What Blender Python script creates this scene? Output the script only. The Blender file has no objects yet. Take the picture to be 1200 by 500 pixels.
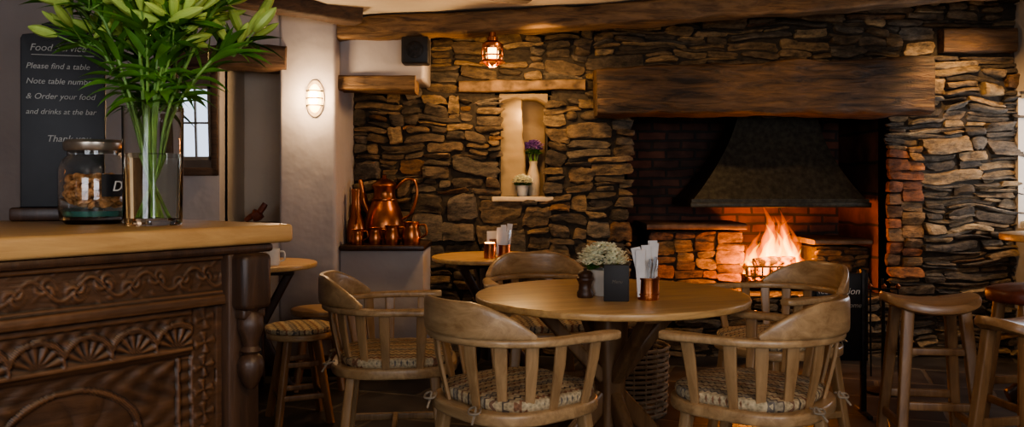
import bpy, bmesh, math, random
from math import sin, cos, pi, radians, atan2, sqrt, exp, hypot
from mathutils import Vector, Matrix, noise
random.seed(7)
S = bpy.context.scene
COL = S.collection
R = random.uniform

# ---------------------------------------------------------------- materials
def newmat(name):
    m = bpy.data.materials.new(name); m.use_nodes = True
    n = m.node_tree.nodes; l = m.node_tree.links
    return m, n, l, n['Principled BSDF']

def plain(name, col, rough=.5, metal=0., var=.12, bump=.0, scale=20., emit=None, es=0., trans=0., ior=1.45, coat=0.):
    m, n, l, b = newmat(name)
    b.inputs['Roughness'].default_value = rough
    b.inputs['Metallic'].default_value = metal
    b.inputs['IOR'].default_value = ior
    b.inputs['Transmission Weight'].default_value = trans
    b.inputs['Coat Weight'].default_value = coat
    tc = n.new('ShaderNodeTexCoord'); nz = n.new('ShaderNodeTexNoise'); nz.inputs['Scale'].default_value = scale
    nz.inputs['Detail'].default_value = 5
    l.new(tc.outputs['Object'], nz.inputs['Vector'])
    cr = n.new('ShaderNodeValToRGB')
    cr.color_ramp.elements[0].position = .3; cr.color_ramp.elements[1].position = .7
    cr.color_ramp.elements[0].color = tuple(c*(1-var) for c in col)+(1,)
    cr.color_ramp.elements[1].color = tuple(min(1, c*(1+var)) for c in col)+(1,)
    l.new(nz.outputs['Fac'], cr.inputs['Fac']); l.new(cr.outputs['Color'], b.inputs['Base Color'])
    if bump:
        bp = n.new('ShaderNodeBump'); bp.inputs['Strength'].default_value = bump; bp.inputs['Distance'].default_value = .01
        l.new(nz.outputs['Fac'], bp.inputs['Height']); l.new(bp.outputs['Normal'], b.inputs['Normal'])
    if emit:
        b.inputs['Emission Color'].default_value = tuple(emit)+(1,); b.inputs['Emission Strength'].default_value = es
    return m

def crease_shade_edgewear(n, l, colsock, lo, hi, a, b_):  # tints by pointiness: shade painted into creases, raised edges lightened
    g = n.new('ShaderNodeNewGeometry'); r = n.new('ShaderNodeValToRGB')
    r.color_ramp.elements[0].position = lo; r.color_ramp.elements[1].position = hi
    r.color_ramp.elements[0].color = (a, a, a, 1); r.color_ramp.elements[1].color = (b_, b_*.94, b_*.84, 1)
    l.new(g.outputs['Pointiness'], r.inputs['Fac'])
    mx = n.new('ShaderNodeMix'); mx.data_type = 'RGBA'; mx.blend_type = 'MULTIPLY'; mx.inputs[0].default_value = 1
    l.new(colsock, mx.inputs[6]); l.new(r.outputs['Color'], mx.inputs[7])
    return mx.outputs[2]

def wood(name, c1, c2, rough=.45, axis=0, fine=9., bump=.25, coat=.0, stretch=9., lo=.36, hi=.66, dist=.006, shade_wear=None):
    m, n, l, b = newmat(name)
    b.inputs['Roughness'].default_value = rough; b.inputs['Coat Weight'].default_value = coat
    b.inputs['Coat Roughness'].default_value = .3
    tc = n.new('ShaderNodeTexCoord'); mp = n.new('ShaderNodeMapping')
    sc = [fine*1.0]*3; sc[axis] = fine/stretch
    mp.inputs['Scale'].default_value = sc
    l.new(tc.outputs['Object'], mp.inputs['Vector'])
    nz = n.new('ShaderNodeTexNoise'); nz.inputs['Scale'].default_value = 3.; nz.inputs['Detail'].default_value = 8
    nz.inputs['Roughness'].default_value = .65; nz.inputs['Distortion'].default_value = .6
    l.new(mp.outputs['Vector'], nz.inputs['Vector'])
    n2 = n.new('ShaderNodeTexNoise'); n2.inputs['Scale'].default_value = 1.3; n2.inputs['Detail'].default_value = 3
    l.new(tc.outputs['Object'], n2.inputs['Vector'])
    ad = n.new('ShaderNodeMath'); ad.operation = 'MULTIPLY_ADD'; ad.inputs[1].default_value = .35
    l.new(n2.outputs['Fac'], ad.inputs[0]); 
    mu = n.new('ShaderNodeMath'); mu.operation = 'MULTIPLY'; mu.inputs[1].default_value = .68
    l.new(nz.outputs['Fac'], mu.inputs[0]); l.new(mu.outputs[0], ad.inputs[2])
    cr = n.new('ShaderNodeValToRGB')
    cr.color_ramp.elements[0].position = lo; cr.color_ramp.elements[1].position = hi
    cr.color_ramp.elements[0].color = tuple(c1)+(1,); cr.color_ramp.elements[1].color = tuple(c2)+(1,)
    l.new(ad.outputs[0], cr.inputs['Fac'])
    out = cr.outputs['Color']
    if shade_wear: out = crease_shade_edgewear(n, l, out, *shade_wear)
    l.new(out, b.inputs['Base Color'])
    bp = n.new('ShaderNodeBump'); bp.inputs['Strength'].default_value = bump; bp.inputs['Distance'].default_value = dist
    l.new(nz.outputs['Fac'], bp.inputs['Height']); l.new(bp.outputs['Normal'], b.inputs['Normal'])
    return m

def stone_mat(name):
    m, n, l, b = newmat(name)
    b.inputs['Roughness'].default_value = .70
    tc = n.new('ShaderNodeTexCoord'); at = n.new('ShaderNodeAttribute'); at.attribute_name = 'Col'
    mp = n.new('ShaderNodeMapping'); mp.inputs['Scale'].default_value = (1, 1, 2.3)
    l.new(tc.outputs['Object'], mp.inputs['Vector'])
    nz = n.new('ShaderNodeTexNoise'); nz.inputs['Scale'].default_value = 13; nz.inputs['Detail'].default_value = 10
    nz.inputs['Roughness'].default_value = .78
    l.new(mp.outputs['Vector'], nz.inputs['Vector'])
    cr = n.new('ShaderNodeValToRGB')
    cr.color_ramp.elements[0].position = .36; cr.color_ramp.elements[1].position = .66
    cr.color_ramp.elements[0].color = (.26, .25, .24, 1); cr.color_ramp.elements[1].color = (1.65, 1.48, 1.25, 1)
    l.new(nz.outputs['Fac'], cr.inputs['Fac'])
    mx = n.new('ShaderNodeMix'); mx.data_type = 'RGBA'; mx.blend_type = 'MULTIPLY'; mx.inputs[0].default_value = 1
    l.new(at.outputs['Color'], mx.inputs[6]); l.new(cr.outputs['Color'], mx.inputs[7])
    out = crease_shade_edgewear(n, l, mx.outputs[2], .44, .55, .5, 1.2)  # crevices darkened in the stone colour to read as shade
    l.new(out, b.inputs['Base Color'])
    bp = n.new('ShaderNodeBump'); bp.inputs['Strength'].default_value = 1.; bp.inputs['Distance'].default_value = .03
    l.new(nz.outputs['Fac'], bp.inputs['Height']); l.new(bp.outputs['Normal'], b.inputs['Normal'])
    return m

def plaster(name, col, bump=.5):
    m, n, l, b = newmat(name)
    b.inputs['Roughness'].default_value = .8
    tc = n.new('ShaderNodeTexCoord')
    a = n.new('ShaderNodeTexNoise'); a.inputs['Scale'].default_value = 2.6; a.inputs['Detail'].default_value = 4
    l.new(tc.outputs['Object'], a.inputs['Vector'])
    cr = n.new('ShaderNodeValToRGB')
    cr.color_ramp.elements[0].position = .3; cr.color_ramp.elements[1].position = .75
    cr.color_ramp.elements[0].color = tuple(c*.86 for c in col)+(1,); cr.color_ramp.elements[1].color = tuple(col)+(1,)
    l.new(a.outputs['Fac'], cr.inputs['Fac']); l.new(cr.outputs['Color'], b.inputs['Base Color'])
    bp = n.new('ShaderNodeBump'); bp.inputs['Strength'].default_value = bump; bp.inputs['Distance'].default_value = .05
    l.new(a.outputs['Fac'], bp.inputs['Height']); l.new(bp.outputs['Normal'], b.inputs['Normal'])
    return m

def brick_mat(name, c1, c2, mort, bw, bh, ms, rot=(pi/2, 0, 0), rough=.75, bump=.6, warp=.035, ov=.6):
    m, n, l, b = newmat(name)
    b.inputs['Roughness'].default_value = rough
    tc = n.new('ShaderNodeTexCoord'); mp = n.new('ShaderNodeMapping'); mp.inputs['Rotation'].default_value = rot
    nd = n.new('ShaderNodeTexNoise'); nd.inputs['Scale'].default_value = 5
    l.new(tc.outputs['Object'], nd.inputs['Vector'])
    mixv = n.new('ShaderNodeMix'); mixv.data_type = 'RGBA'; mixv.blend_type = 'ADD'; mixv.inputs[0].default_value = warp
    l.new(tc.outputs['Object'], mixv.inputs[6]); l.new(nd.outputs['Color'], mixv.inputs[7])
    l.new(mixv.outputs[2], mp.inputs['Vector'])
    bt = n.new('ShaderNodeTexBrick'); bt.inputs['Scale'].default_value = 1
    bt.inputs['Brick Width'].default_value = bw; bt.inputs['Row Height'].default_value = bh
    bt.inputs['Mortar Size'].default_value = ms; bt.inputs['Mortar Smooth'].default_value = .3
    bt.inputs['Color1'].default_value = tuple(c1)+(1,); bt.inputs['Color2'].default_value = tuple(c2)+(1,); bt.inputs['Mortar'].default_value = tuple(mort)+(1,)
    l.new(mp.outputs['Vector'], bt.inputs['Vector'])
    nz = n.new('ShaderNodeTexNoise'); nz.inputs['Scale'].default_value = 6; nz.inputs['Detail'].default_value = 7
    l.new(tc.outputs['Object'], nz.inputs['Vector'])
    cr = n.new('ShaderNodeValToRGB'); cr.color_ramp.elements[0].position = .38; cr.color_ramp.elements[1].position = .68
    cr.color_ramp.elements[0].color = (.2, .2, .2, 1); cr.color_ramp.elements[1].color = (1.4, 1.4, 1.4, 1)
    l.new(nz.outputs['Fac'], cr.inputs['Fac'])
    mx = n.new('ShaderNodeMix'); mx.data_type = 'RGBA'; mx.blend_type = 'MULTIPLY'; mx.inputs[0].default_value = ov
    l.new(bt.outputs['Color'], mx.inputs[6]); l.new(cr.outputs['Color'], mx.inputs[7])
    l.new(mx.outputs[2], b.inputs['Base Color'])
    bp = n.new('ShaderNodeBump'); bp.inputs['Strength'].default_value = bump; bp.inputs['Distance'].default_value = .01; bp.invert = True
    l.new(bt.outputs['Fac'], bp.inputs['Height']); l.new(bp.outputs['Normal'], b.inputs['Normal'])
    return m

def fabric(name):
    m, n, l, b = newmat(name)
    b.inputs['Roughness'].default_value = .95
    tc = n.new('ShaderNodeTexCoord'); sx = n.new('ShaderNodeSeparateXYZ'); l.new(tc.outputs['Object'], sx.inputs[0])
    zz = n.new('ShaderNodeMath'); zz.operation = 'PINGPONG'; zz.inputs[1].default_value = .012; l.new(sx.outputs['Y'], zz.inputs[0])
    ad = n.new('ShaderNodeMath'); ad.operation = 'ADD'; l.new(sx.outputs['X'], ad.inputs[0]); l.new(zz.outputs[0], ad.inputs[1])
    mu = n.new('ShaderNodeMath'); mu.operation = 'MULTIPLY'; mu.inputs[1].default_value = 6.5; l.new(ad.outputs[0], mu.inputs[0])
    fr = n.new('ShaderNodeMath'); fr.operation = 'FRACT'; l.new(mu.outputs[0], fr.inputs[0])
    cr = n.new('ShaderNodeValToRGB'); cr.color_ramp.interpolation = 'CONSTANT'
    e = cr.color_ramp.elements
    e[0].position = 0; e[0].color = (.44, .34, .20, 1)
    e[1].position = .18; e[1].color = (.10, .075, .055, 1)
    for p, c in ((.24, (.38, .29, .17, 1)), (.38, (.24, .12, .065, 1)), (.46, (.46, .37, .23, 1)), (.62, (.15, .13, .11, 1)), (.67, (.30, .25, .17, 1)), (.76, (.12, .09, .07, 1)), (.81, (.44, .34, .20, 1)), (.94, (.20, .11, .065, 1))):
        x = e.new(p); x.color = c
    l.new(fr.outputs[0], cr.inputs['Fac'])
    ck = n.new('ShaderNodeTexVoronoi'); ck.inputs['Scale'].default_value = 90
    l.new(tc.outputs['Object'], ck.inputs['Vector'])
    mr = n.new('ShaderNodeMath'); mr.operation = 'MULTIPLY_ADD'; mr.inputs[1].default_value = .9; mr.inputs[2].default_value = .6
    l.new(ck.outputs['Distance'], mr.inputs[0])
    mx = n.new('ShaderNodeMix'); mx.data_type = 'RGBA'; mx.blend_type = 'MULTIPLY'; mx.inputs[0].default_value = 1
    l.new(cr.outputs['Color'], mx.inputs[6]); l.new(mr.outputs[0], mx.inputs[7])
    l.new(mx.outputs[2], b.inputs['Base Color'])
    bp = n.new('ShaderNodeBump'); bp.inputs['Strength'].default_value = .5; bp.inputs['Distance'].default_value = .004
    l.new(ck.outputs['Distance'], bp.inputs['Height']); l.new(bp.outputs['Normal'], b.inputs['Normal'])
    return m

def ember(name):
    m, n, l, b = newmat(name)
    b.inputs['Base Color'].default_value = (.03, .02, .015, 1); b.inputs['Roughness'].default_value = .9
    tc = n.new('ShaderNodeTexCoord'); nz = n.new('ShaderNodeTexNoise'); nz.inputs['Scale'].default_value = 18
    l.new(tc.outputs['Object'], nz.inputs['Vector'])
    cr = n.new('ShaderNodeValToRGB'); cr.color_ramp.elements[0].position = .42; cr.color_ramp.elements[1].position = .62
    cr.color_ramp.elements[0].color = (0, 0, 0, 1); cr.color_ramp.elements[1].color = (1, .16, .01, 1)
    l.new(nz.outputs['Fac'], cr.inputs['Fac']); l.new(cr.outputs['Color'], b.inputs['Emission Color'])
    b.inputs['Emission Strength'].default_value = 10
    return m

def flame_vol(name, col, st):
    m = bpy.data.materials.new(name); m.use_nodes = True
    n = m.node_tree.nodes; l = m.node_tree.links; n.clear()
    o = n.new('ShaderNodeOutputMaterial'); e = n.new('ShaderNodeEmission')
    e.inputs['Color'].default_value = tuple(col)+(1,); e.inputs['Strength'].default_value = st
    l.new(e.outputs[0], o.inputs['Volume'])
    return m

OAK = wood('oak_light', (.40, .22, .08), (.70, .45, .19), .36, 0, coat=.15)
OAKT = wood('oak_bar_top', (.36, .20, .075), (.62, .39, .165), .38, 0, coat=.12)
OAKP = wood('oak_leg', (.11, .056, .023), (.26, .145, .066), .42, 2, coat=.1)
OAKZ = wood('oak_chair', (.24, .135, .058), (.48, .30, .145), .38, 2, coat=.12)
OAKR = wood('oak_rail', (.27, .155, .068), (.56, .37, .19), .32, 0, coat=.2, bump=.3)
DKW = wood('dark_wood', (.022, .010, .006), (.075, .034, .016), .4, 2)
CARV = wood('carved_oak', (.034, .016, .008), (.12, .058, .027), .46, 0, coat=.08, bump=.5, shade_wear=(.46, .545, .20, 1.7))  # carving: painted shade in the hollows, highlights and wear on raised edges
BEAM = wood('beam_oak', (.055, .027, .011), (.27, .15, .062), .65, 0, fine=9, bump=1., stretch=7, lo=.40, hi=.60, dist=.015)
BEAMD = wood('beam_dark', (.025, .013, .007), (.11, .056, .028), .7, 0, fine=8, bump=1., dist=.012)
MANT = wood('mantel_oak', (.016, .009, .005), (.165, .088, .038), .6, 0, fine=8, bump=1., stretch=7, lo=.41, hi=.62, dist=.025)
STONE = stone_mat('rubble_stone')
MORT = plain('mortar', (.045, .034, .023), .9, var=.4, bump=.9, scale=30)
PLA = plaster('plaster_lilac', (.46, .405, .385))
PLW = plaster('plaster_warm', (.56, .47, .37))
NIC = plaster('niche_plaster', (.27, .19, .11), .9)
CEIL = plaster('ceiling_plaster', (.64, .55, .44))
BRK = brick_mat('soot_brick', (.20, .07, .038), (.10, .045, .03), (.05, .035, .028), .23, .075, .012)
BRKX = brick_mat('soot_brick_side', (.20, .07, .038), (.10, .045, .03), (.05, .035, .028), .23, .075, .012, rot=(pi/2, 0, pi/2))
SLATE = brick_mat('slate_floor', (.030, .028, .030), (.060, .051, .045), (.13, .11, .085), .62, .44, .014, rot=(0, 0, .35), rough=.42, bump=.5)
COPPER = plain('copper', (.42, .155, .06), .28, 1., var=.45, scale=9, bump=.1)
IRON = plain('iron', (.025, .022, .02), .5, .7, var=.4, bump=.2, scale=40)
HOOD = plain('hood_metal', (.052, .044, .030), .45, .55, var=.4, bump=.2, scale=30)
BLACK = plain('black_board', (.010, .009, .010), .5, var=.3)
CHALK = plain('chalk', (.75, .72, .66), .9)
CHALKD = plain('chalk_faded', (.42, .40, .36), .9)
GLASS = plain('clear_glass', (.97, .98, .97), .02, 0, var=.0, trans=1., ior=1.45)
WATER = plain('water', (.93, .97, .90), .02, 0, var=0., trans=1., ior=1.2)
TEAL = plain('teal_glass', (.10, .42, .36), .08, 0, var=.1, trans=.6, ior=1.3)
LEAF = plain('lily_leaf', (.085, .21, .03), .36, var=.6, scale=9)
BUD = plain('lily_bud', (.42, .56, .12), .4, var=.3, scale=12)
STEM = plain('lily_stem', (.20, .36, .08), .45, var=.3)
COOK = plain('biscuit', (.50, .25, .10), .85, var=.5, bump=.5, scale=60)
WHITE = plain('white_ceramic', (.72, .68, .60), .35, var=.05)
CREAM = plain('cream_ceramic', (.58, .46, .31), .45, var=.1)
PAPER = plain('napkin_paper', (.66, .64, .62), .8, var=.08)
PETAL = plain('white_petals', (.90, .88, .66), .7, var=.12)
LAV = plain('lavender_petals', (.27, .13, .42), .8, var=.3)
FAB = fabric('kilim_fabric')
LEATH = plain('leather', (.13, .035, .018), .38, var=.3, bump=.2, scale=30)
ROPE = plain('rope', (.3, .24, .17), .9)
WICK = plain('wicker', (.34, .26, .17), .8, var=.3)
EMB = ember('embers')
MIR = plain('mirror_glass', (.9, .9, .92), .01, 1., var=0)
LAMPG = plain('lamp_glass', (.9, .6, .3), .3, emit=(1, .56, .19), es=11)
CANDLE = plain('candle_glow', (.9, .5, .2), .4, emit=(1, .5, .16), es=7)
STL = plain('steel', (.55, .55, .55), .25, 1., var=.05)
FL_OUT = flame_vol('flame_outer', (1, .15, .008), 24)
FL_IN = flame_vol('flame_inner', (1, .42, .035), 110)

# ---------------------------------------------------------------- mesh helpers
def M(name, v, f, mat, smooth=True, ang=38, cols=None):
    me = bpy.data.meshes.new(name); me.from_pydata([tuple(p) for p in v], [], f)
    bm = bmesh.new(); bm.from_mesh(me); bmesh.ops.recalc_face_normals(bm, faces=bm.faces); bm.to_mesh(me); bm.free()
    me.materials.append(mat)
    if smooth:
        me.shade_smooth(); me.set_sharp_from_angle(angle=radians(ang))
    return me

def box(name, x0, x1, y0, y1, z0, z1, mat, bev=.004, seg=2):
    bm = bmesh.new(); bmesh.ops.create_cube(bm, size=1)
    for v in bm.verts:
        v.co = Vector((x0+(v.co.x+.5)*(x1-x0), y0+(v.co.y+.5)*(y1-y0), z0+(v.co.z+.5)*(z1-z0)))
    if bev: bmesh.ops.bevel(bm, geom=bm.edges[:], offset=bev, segments=seg, affect='EDGES', profile=.5)
    me = bpy.data.meshes.new(name); bm.to_mesh(me); bm.free(); me.materials.append(mat)
    me.shade_smooth(); me.set_sharp_from_angle(angle=radians(30))
    return me

def lathe(name, prof, mat, seg=32, c=(0, 0, 0)):
    v = []; f = []
    for r, z in prof:
        r = max(r, 1e-4)
        for i in range(seg):
            a = 2*pi*i/seg; v.append((c[0]+r*cos(a), c[1]+r*sin(a), c[2]+z))
    for j in range(len(prof)-1):
        for i in range(seg):
            k = (i+1) % seg
            f.append((j*seg+i, j*seg+k, (j+1)*seg+k, (j+1)*seg+i))
    f.append(tuple(range(seg))); f.append(tuple((len(prof)-1)*seg+i for i in range(seg)))
    return M(name, v, f, mat)

def sweep(name, pts, secs, mat, e=7., up=(0, 0, 1), n=16, rough=0., rs=5., seed=0, ret=False):
    pts = [Vector(p) for p in pts]
    if not isinstance(secs, list): secs = [secs]*len(pts)
    v = []; f = []; up = Vector(up)
    for i, p in enumerate(pts):
        T = (pts[min(i+1, len(pts)-1)]-pts[max(i-1, 0)]).normalized()
        s = T.cross(up)
        if s.length < 1e-3: s = T.cross(Vector((0, 1, .01)))
        s.normalize(); nn = s.cross(T).normalized()
        w, h = secs[i]
        for k in range(n):
            a = 2*pi*(k+.5)/n; ca, sa = cos(a), sin(a)
            x = w/2*math.copysign(abs(ca)**(2/e), ca); y = h/2*math.copysign(abs(sa)**(2/e), sa)
            q = p+s*x+nn*y
            if rough:
                d = noise.noise(Vector((q.x*rs+seed, q.y*rs, q.z*rs)))*rough + noise.noise(Vector((q.x*rs*2.2, q.y*rs*5.3+seed, q.z*rs*5.3)))*rough*.5
                q = q+(s*x+nn*y).normalized()*d
            v.append(q)
    for j in range(len(pts)-1):
        for k in range(n):
            m = (k+1) % n
            f.append((j*n+k, j*n+m, (j+1)*n+m, (j+1)*n+k))
    f.append(tuple(range(n))); f.append(tuple((len(pts)-1)*n+k for k in range(n)))
    if ret: return v, f
    return M(name, v, f, mat)

def tube(name, pts, r, mat, n=10):
    if not isinstance(r, list): r = [r]*len(pts)
    return sweep(name, pts, [(2*a, 2*a) for a in r], mat, e=2, n=n, up=(.13, .2, .97))

def smoothpath(pts, k=6):
    P = [Vector(p) for p in pts]; out = []
    for i in range(len(P)-1):
        a = P[max(i-1, 0)]; b = P[i]; c = P[i+1]; d = P[min(i+2, len(P)-1)]
        for j in range(k):
            t = j/k
            out.append(.5*((2*b)+(c-a)*t+(2*a-5*b+4*c-d)*t*t+(3*b-a-3*c+d)*t**3))
    out.append(P[-1]); return out

def roughbeam(name, p0, p1, w, h, mat, amp=.015, seed=0, n=40, bow=0., w1=None, h1=None, e=6):
    p0 = Vector(p0); p1 = Vector(p1); N = 90; pts = []; secs = []
    for i in range(N+1):
        t = i/N; p = p0.lerp(p1, t); p.z += bow*sin(pi*t)
        pts.append(p); secs.append((w+((w1 or w)-w)*t, h+((h1 or h)-h)*t))
    return sweep(name, pts, secs, mat, e=e, n=n, rough=amp, rs=3.5, seed=seed)

def slab(name, outline, z0, z1, mat, bev=.006):
    bm = bmesh.new()
    vs = [bm.verts.new((x, y, z0)) for x, y in outline]
    fc = bm.faces.new(vs)
    r = bmesh.ops.extrude_face_region(bm, geom=[fc])
    for g in r['geom']:
        if isinstance(g, bmesh.types.BMVert): g.co.z = z1
    bmesh.ops.recalc_face_normals(bm, faces=bm.faces)
    if bev:
        ed = [e for e in bm.edges if abs(e.verts[0].co.z-e.verts[1].co.z) < 1e-6]
        bmesh.ops.bevel(bm, geom=ed, offset=bev, segments=3, affect='EDGES', profile=.5)
    me = bpy.data.meshes.new(name); bm.to_mesh(me); bm.free(); me.materials.append(mat)
    me.shade_smooth(); me.set_sharp_from_angle(angle=radians(30)); return me

def superell(rx, ry, e, n=48, cx=0, cy=0):
    o = []
    for i in range(n):
        a = 2*pi*i/n; c, s = cos(a), sin(a)
        o.append((cx+rx*math.copysign(abs(c)**(2/e), c), cy+ry*math.copysign(abs(s)**(2/e), s)))
    return o

def pillow(name, rx, ry, z0, h, mat, e=3.2, cx=0, cy=0, n=48):
    v = []; f = []; L = []
    for k in range(9):
        t = k/8; L.append((t, -.12*(1-t**3)))
    L += [(1.02, .25), (1.03, .5), (1.01, .75)]
    for k in range(10):
        t = 1-k/9.; L.append((t*.985, .8+.35*(1-t**2.5)))
    for t, z in L:
        t = max(t, .004)
        for x, y in superell(rx*t, ry*t, e, n):
            zz = z0+h*max(0, z)+ .004*noise.noise(Vector((x*14, y*14, 1)))*(1 if z > .5 else 0)
            v.append((cx+x, cy+y, zz))
    for j in range(len(L)-1):
        for i in range(n):
            k = (i+1) % n; f.append((j*n+i, j*n+k, (j+1)*n+k, (j+1)*n+i))
    f.append(tuple(range(n))); f.append(tuple((len(L)-1)*n+i for i in range(n)))
    return M(name, v, f, mat, ang=80)

def textm(name, s, size, mat, x=0, z=0, y=0, align='LEFT', ext=.0006):
    cu = bpy.data.curves.new(name, 'FONT'); cu.body = s; cu.size = size; cu.extrude = ext; cu.align_x = align
    cu.shear = .25
    ob = bpy.data.objects.new(name+'_tmp', cu); COL.objects.link(ob)
    dg = bpy.context.evaluated_depsgraph_get(); dg.update()
    me = bpy.data.meshes.new_from_object(ob.evaluated_get(dg)); bpy.data.objects.remove(ob)
    me.transform(Matrix.Translation((x, y, z)) @ Matrix.Rotation(pi/2, 4, 'X'))
    me.materials.clear(); me.materials.append(mat); me.name = name
    return me

def place(name, parts, loc=(0, 0, 0), rz=0., sc=1., rx=0.):
    if len(parts) == 1:
        o = bpy.data.objects.new(name, parts[0]); COL.objects.link(o)
    else:
        o = bpy.data.objects.new(name, None); o.empty_display_size = .1; COL.objects.link(o)
        for p in parts:
            c = bpy.data.objects.new(p.name.split('.')[0], p); COL.objects.link(c); c.parent = o
    o.location = loc; o.rotation_euler = (rx, 0, rz); o.scale = (sc,)*3
    return o

def facing(fx, fy): return atan2(-fx, fy)

def merge(name, items, mat):
    V = []; F = []
    for v, f in items:
        o = len(V); V += list(v); F += [tuple(i+o for i in q) for q in f]
    return M(name, V, F, mat)

# ---------------------------------------------------------------- stones
PAL = [((.155, .125, .094), 6), ((.195, .152, .104), 6), ((.115, .098, .080), 5), ((.255, .195, .125), 4), ((.080, .070, .060), 3), ((.19, .115, .062), 1), ((.30, .24, .16), 2), ((.142, .130, .116), 5)]
PALF = [p for p, k in PAL for _ in range(k)]
def stones(name, x0, x1, z0, z1, yf, blocked=None, style=None, seed=1, cw=.05, ch=.022, warp=1., pal=None, dep=(.010, .065), jit=1.):
    rnd = random.Random(seed); pal = pal or PALF
    NX = int(round((x1-x0)/cw)); NZ = int(round((z1-z0)/ch))
    occ = [[False]*NX for _ in range(NZ)]
    if blocked:
        for j in range(NZ):
            for i in range(NX):
                if blocked(x0+(i+.5)*cw, z0+(j+.5)*ch): occ[j][i] = True
    V = []; F = []; C = []
    for j in range(NZ):
        for i in range(NX):
            if occ[j][i]: continue
            cx = x0+i*cw; cz = z0+j*ch
            w, h = (style or (lambda a, b, r: (r.choice([2, 3, 4, 5, 6]), r.choice([1, 2, 2, 3]))))(cx, cz, rnd)
            ww = 0
            while ww < w and i+ww < NX and not occ[j][i+ww]: ww += 1
            if i+ww < NX and not occ[j][i+ww] and (i+ww+1 >= NX or occ[j][i+ww+1]): ww += 1
            hh = 0
            while hh < h and j+hh < NZ and not any(occ[j+hh][i+q] for q in range(ww)): hh += 1
            hh = max(hh, 1)
            for a in range(hh):
                for b in range(ww): occ[j+a][i+b] = True
            W = ww*cw; Hh = hh*ch; px = cx+W/2; pz = cz+Hh/2
            hx = W/2+.004; hz = Hh/2+.003
            d = rnd.uniform(*dep)*(1 if hh > 1 else .7); rot = rnd.gauss(0, .055*jit)
            k = rnd.uniform(.05, .6); kk = rnd.uniform(.05, .6); col = rnd.choice(pal); br = rnd.uniform(.75, 1.22)
            tx, tz = rnd.uniform(-.5, .5), rnd.uniform(-.6, .5); sd = rnd.uniform(0, 100)
            cj = [(rnd.uniform(-.03, .016)*jit, rnd.uniform(-.55, .18)*min(hz, .035)*jit) for _ in range(4)]
            nu = max(6, min(18, int(W/.016))); nv = max(6, min(13, int(Hh/.012)))
            us = [-1, -.95]+[-.95+1.9*(q+1)/(nu-2) for q in range(nu-3)]+[.95, 1]
            vs = [-1, -.9]+[-.9+1.8*(q+1)/(nv-2) for q in range(nv-3)]+[.9, 1]
            o = len(V); n1 = len(us)
            for vv in vs:
                for uu in us:
                    a = uu*sqrt(1-k*vv*vv*.5); b = vv*sqrt(1-kk*uu*uu*.5)
                    b += .20*jit*noise.noise(Vector((uu*2.1+sd, vv, 0))); a += .10*jit*noise.noise(Vector((uu, vv*2.1+sd, 3)))
                    bx_ = a*hx; bz_ = b*hz
                    for q, (su, sv) in enumerate(((-1, -1), (1, -1), (1, 1), (-1, 1))):
                        wgt = (1+su*uu)*(1+sv*vv)/4
                        bx_ += su*cj[q][0]*wgt; bz_ += sv*cj[q][1]*wgt
                    X = px+bx_*cos(rot)-bz_*sin(rot); Z = pz+bx_*sin(rot)+bz_*cos(rot)
                    X2 = X+warp*(.03*noise.noise(Vector((X*1.6, Z*1.6, 7)))+.020*noise.noise(Vector((X*5, Z*5, 17))))
                    Z2 = Z+warp*(.05*noise.noise(Vector((X*1.2, Z*2.0, 3)))+.030*noise.noise(Vector((X*4.2, Z*3.2, 13))))
                    edge = max(abs(uu), abs(vv))
                    if edge >= 1: D = -.012
                    else:
                        D = d*(1-.32*edge**6)*(1+tx*uu+tz*vv)
                        D += .012*noise.noise(Vector((X*8+sd, Z*30, sd)))+.010*abs(noise.noise(Vector((X*14, Z*50, sd))))+.005*noise.noise(Vector((X*50, Z*70, sd)))
                        D = max(D, .002)
                    V.append((X2, yf-D, Z2)); C.append(tuple(c*br for c in col))
            for q in range(len(vs)-1):
                for p in range(n1-1):
                    F.append((o+q*n1+p, o+q*n1+p+1, o+(q+1)*n1+p+1, o+(q+1)*n1+p))
    me = bpy.data.meshes.new(name); me.from_pydata(V, [], F); me.materials.append(STONE)
    me.shade_smooth(); me.set_sharp_from_angle(angle=radians(36))
    ca = me.color_attributes.new('Col', 'FLOAT_COLOR', 'POINT')
    buf = [q for c in C for q in (c[0], c[1], c[2], 1.)]; ca.data.foreach_set('color', buf)
    return me

# ================================================================ ROOM
OX0, OX1, OZ0, OZ1 = .81, 2.64, .42, 1.70      # fireplace opening
NX0, NX1, NZ0, NZ1 = -.08, .24, 1.12, 1.83     # niche
place('floor', [box('floor', -5.15, 3.75, -1.75, 7.2, -.1, 0, SLATE, 0)])

# ceiling (uneven old plaster)
prof = [(-5.15, 2.62), (-1.8, 2.44), (-1.1, 2.28), (.5, 2.35), (1.6, 2.45), (2.7, 2.58), (3.75, 2.70)]
v = []; f = []; ny = 30; xs = []
for a, b in zip(prof, prof[1:]):
    k = max(2, int((b[0]-a[0])/.15))
    for i in range(k): xs.append((a[0]+(b[0]-a[0])*i/k, a[1]+(b[1]-a[1])*i/k))
xs.append(prof[-1])
for x, z in xs:
    for j in range(ny+1):
        y = -1.75+j*(6.15+1.75)/ny; v.append((x, y, z+.02*noise.noise(Vector((x*2, y*2, 0)))))
for i in range(len(xs)-1):
    for j in range(ny):
        a = i*(ny+1)+j; f.append((a, a+1, a+ny+2, a+ny+1))
n0 = len(v)
v += [(x, y, 2.9) for x in (-5.15, 3.75) for y in (-1.75, 6.15)]
f.append((n0, n0+1, n0+3, n0+2))
place('ceiling', [M('ceiling', v, f, CEIL)])

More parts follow.
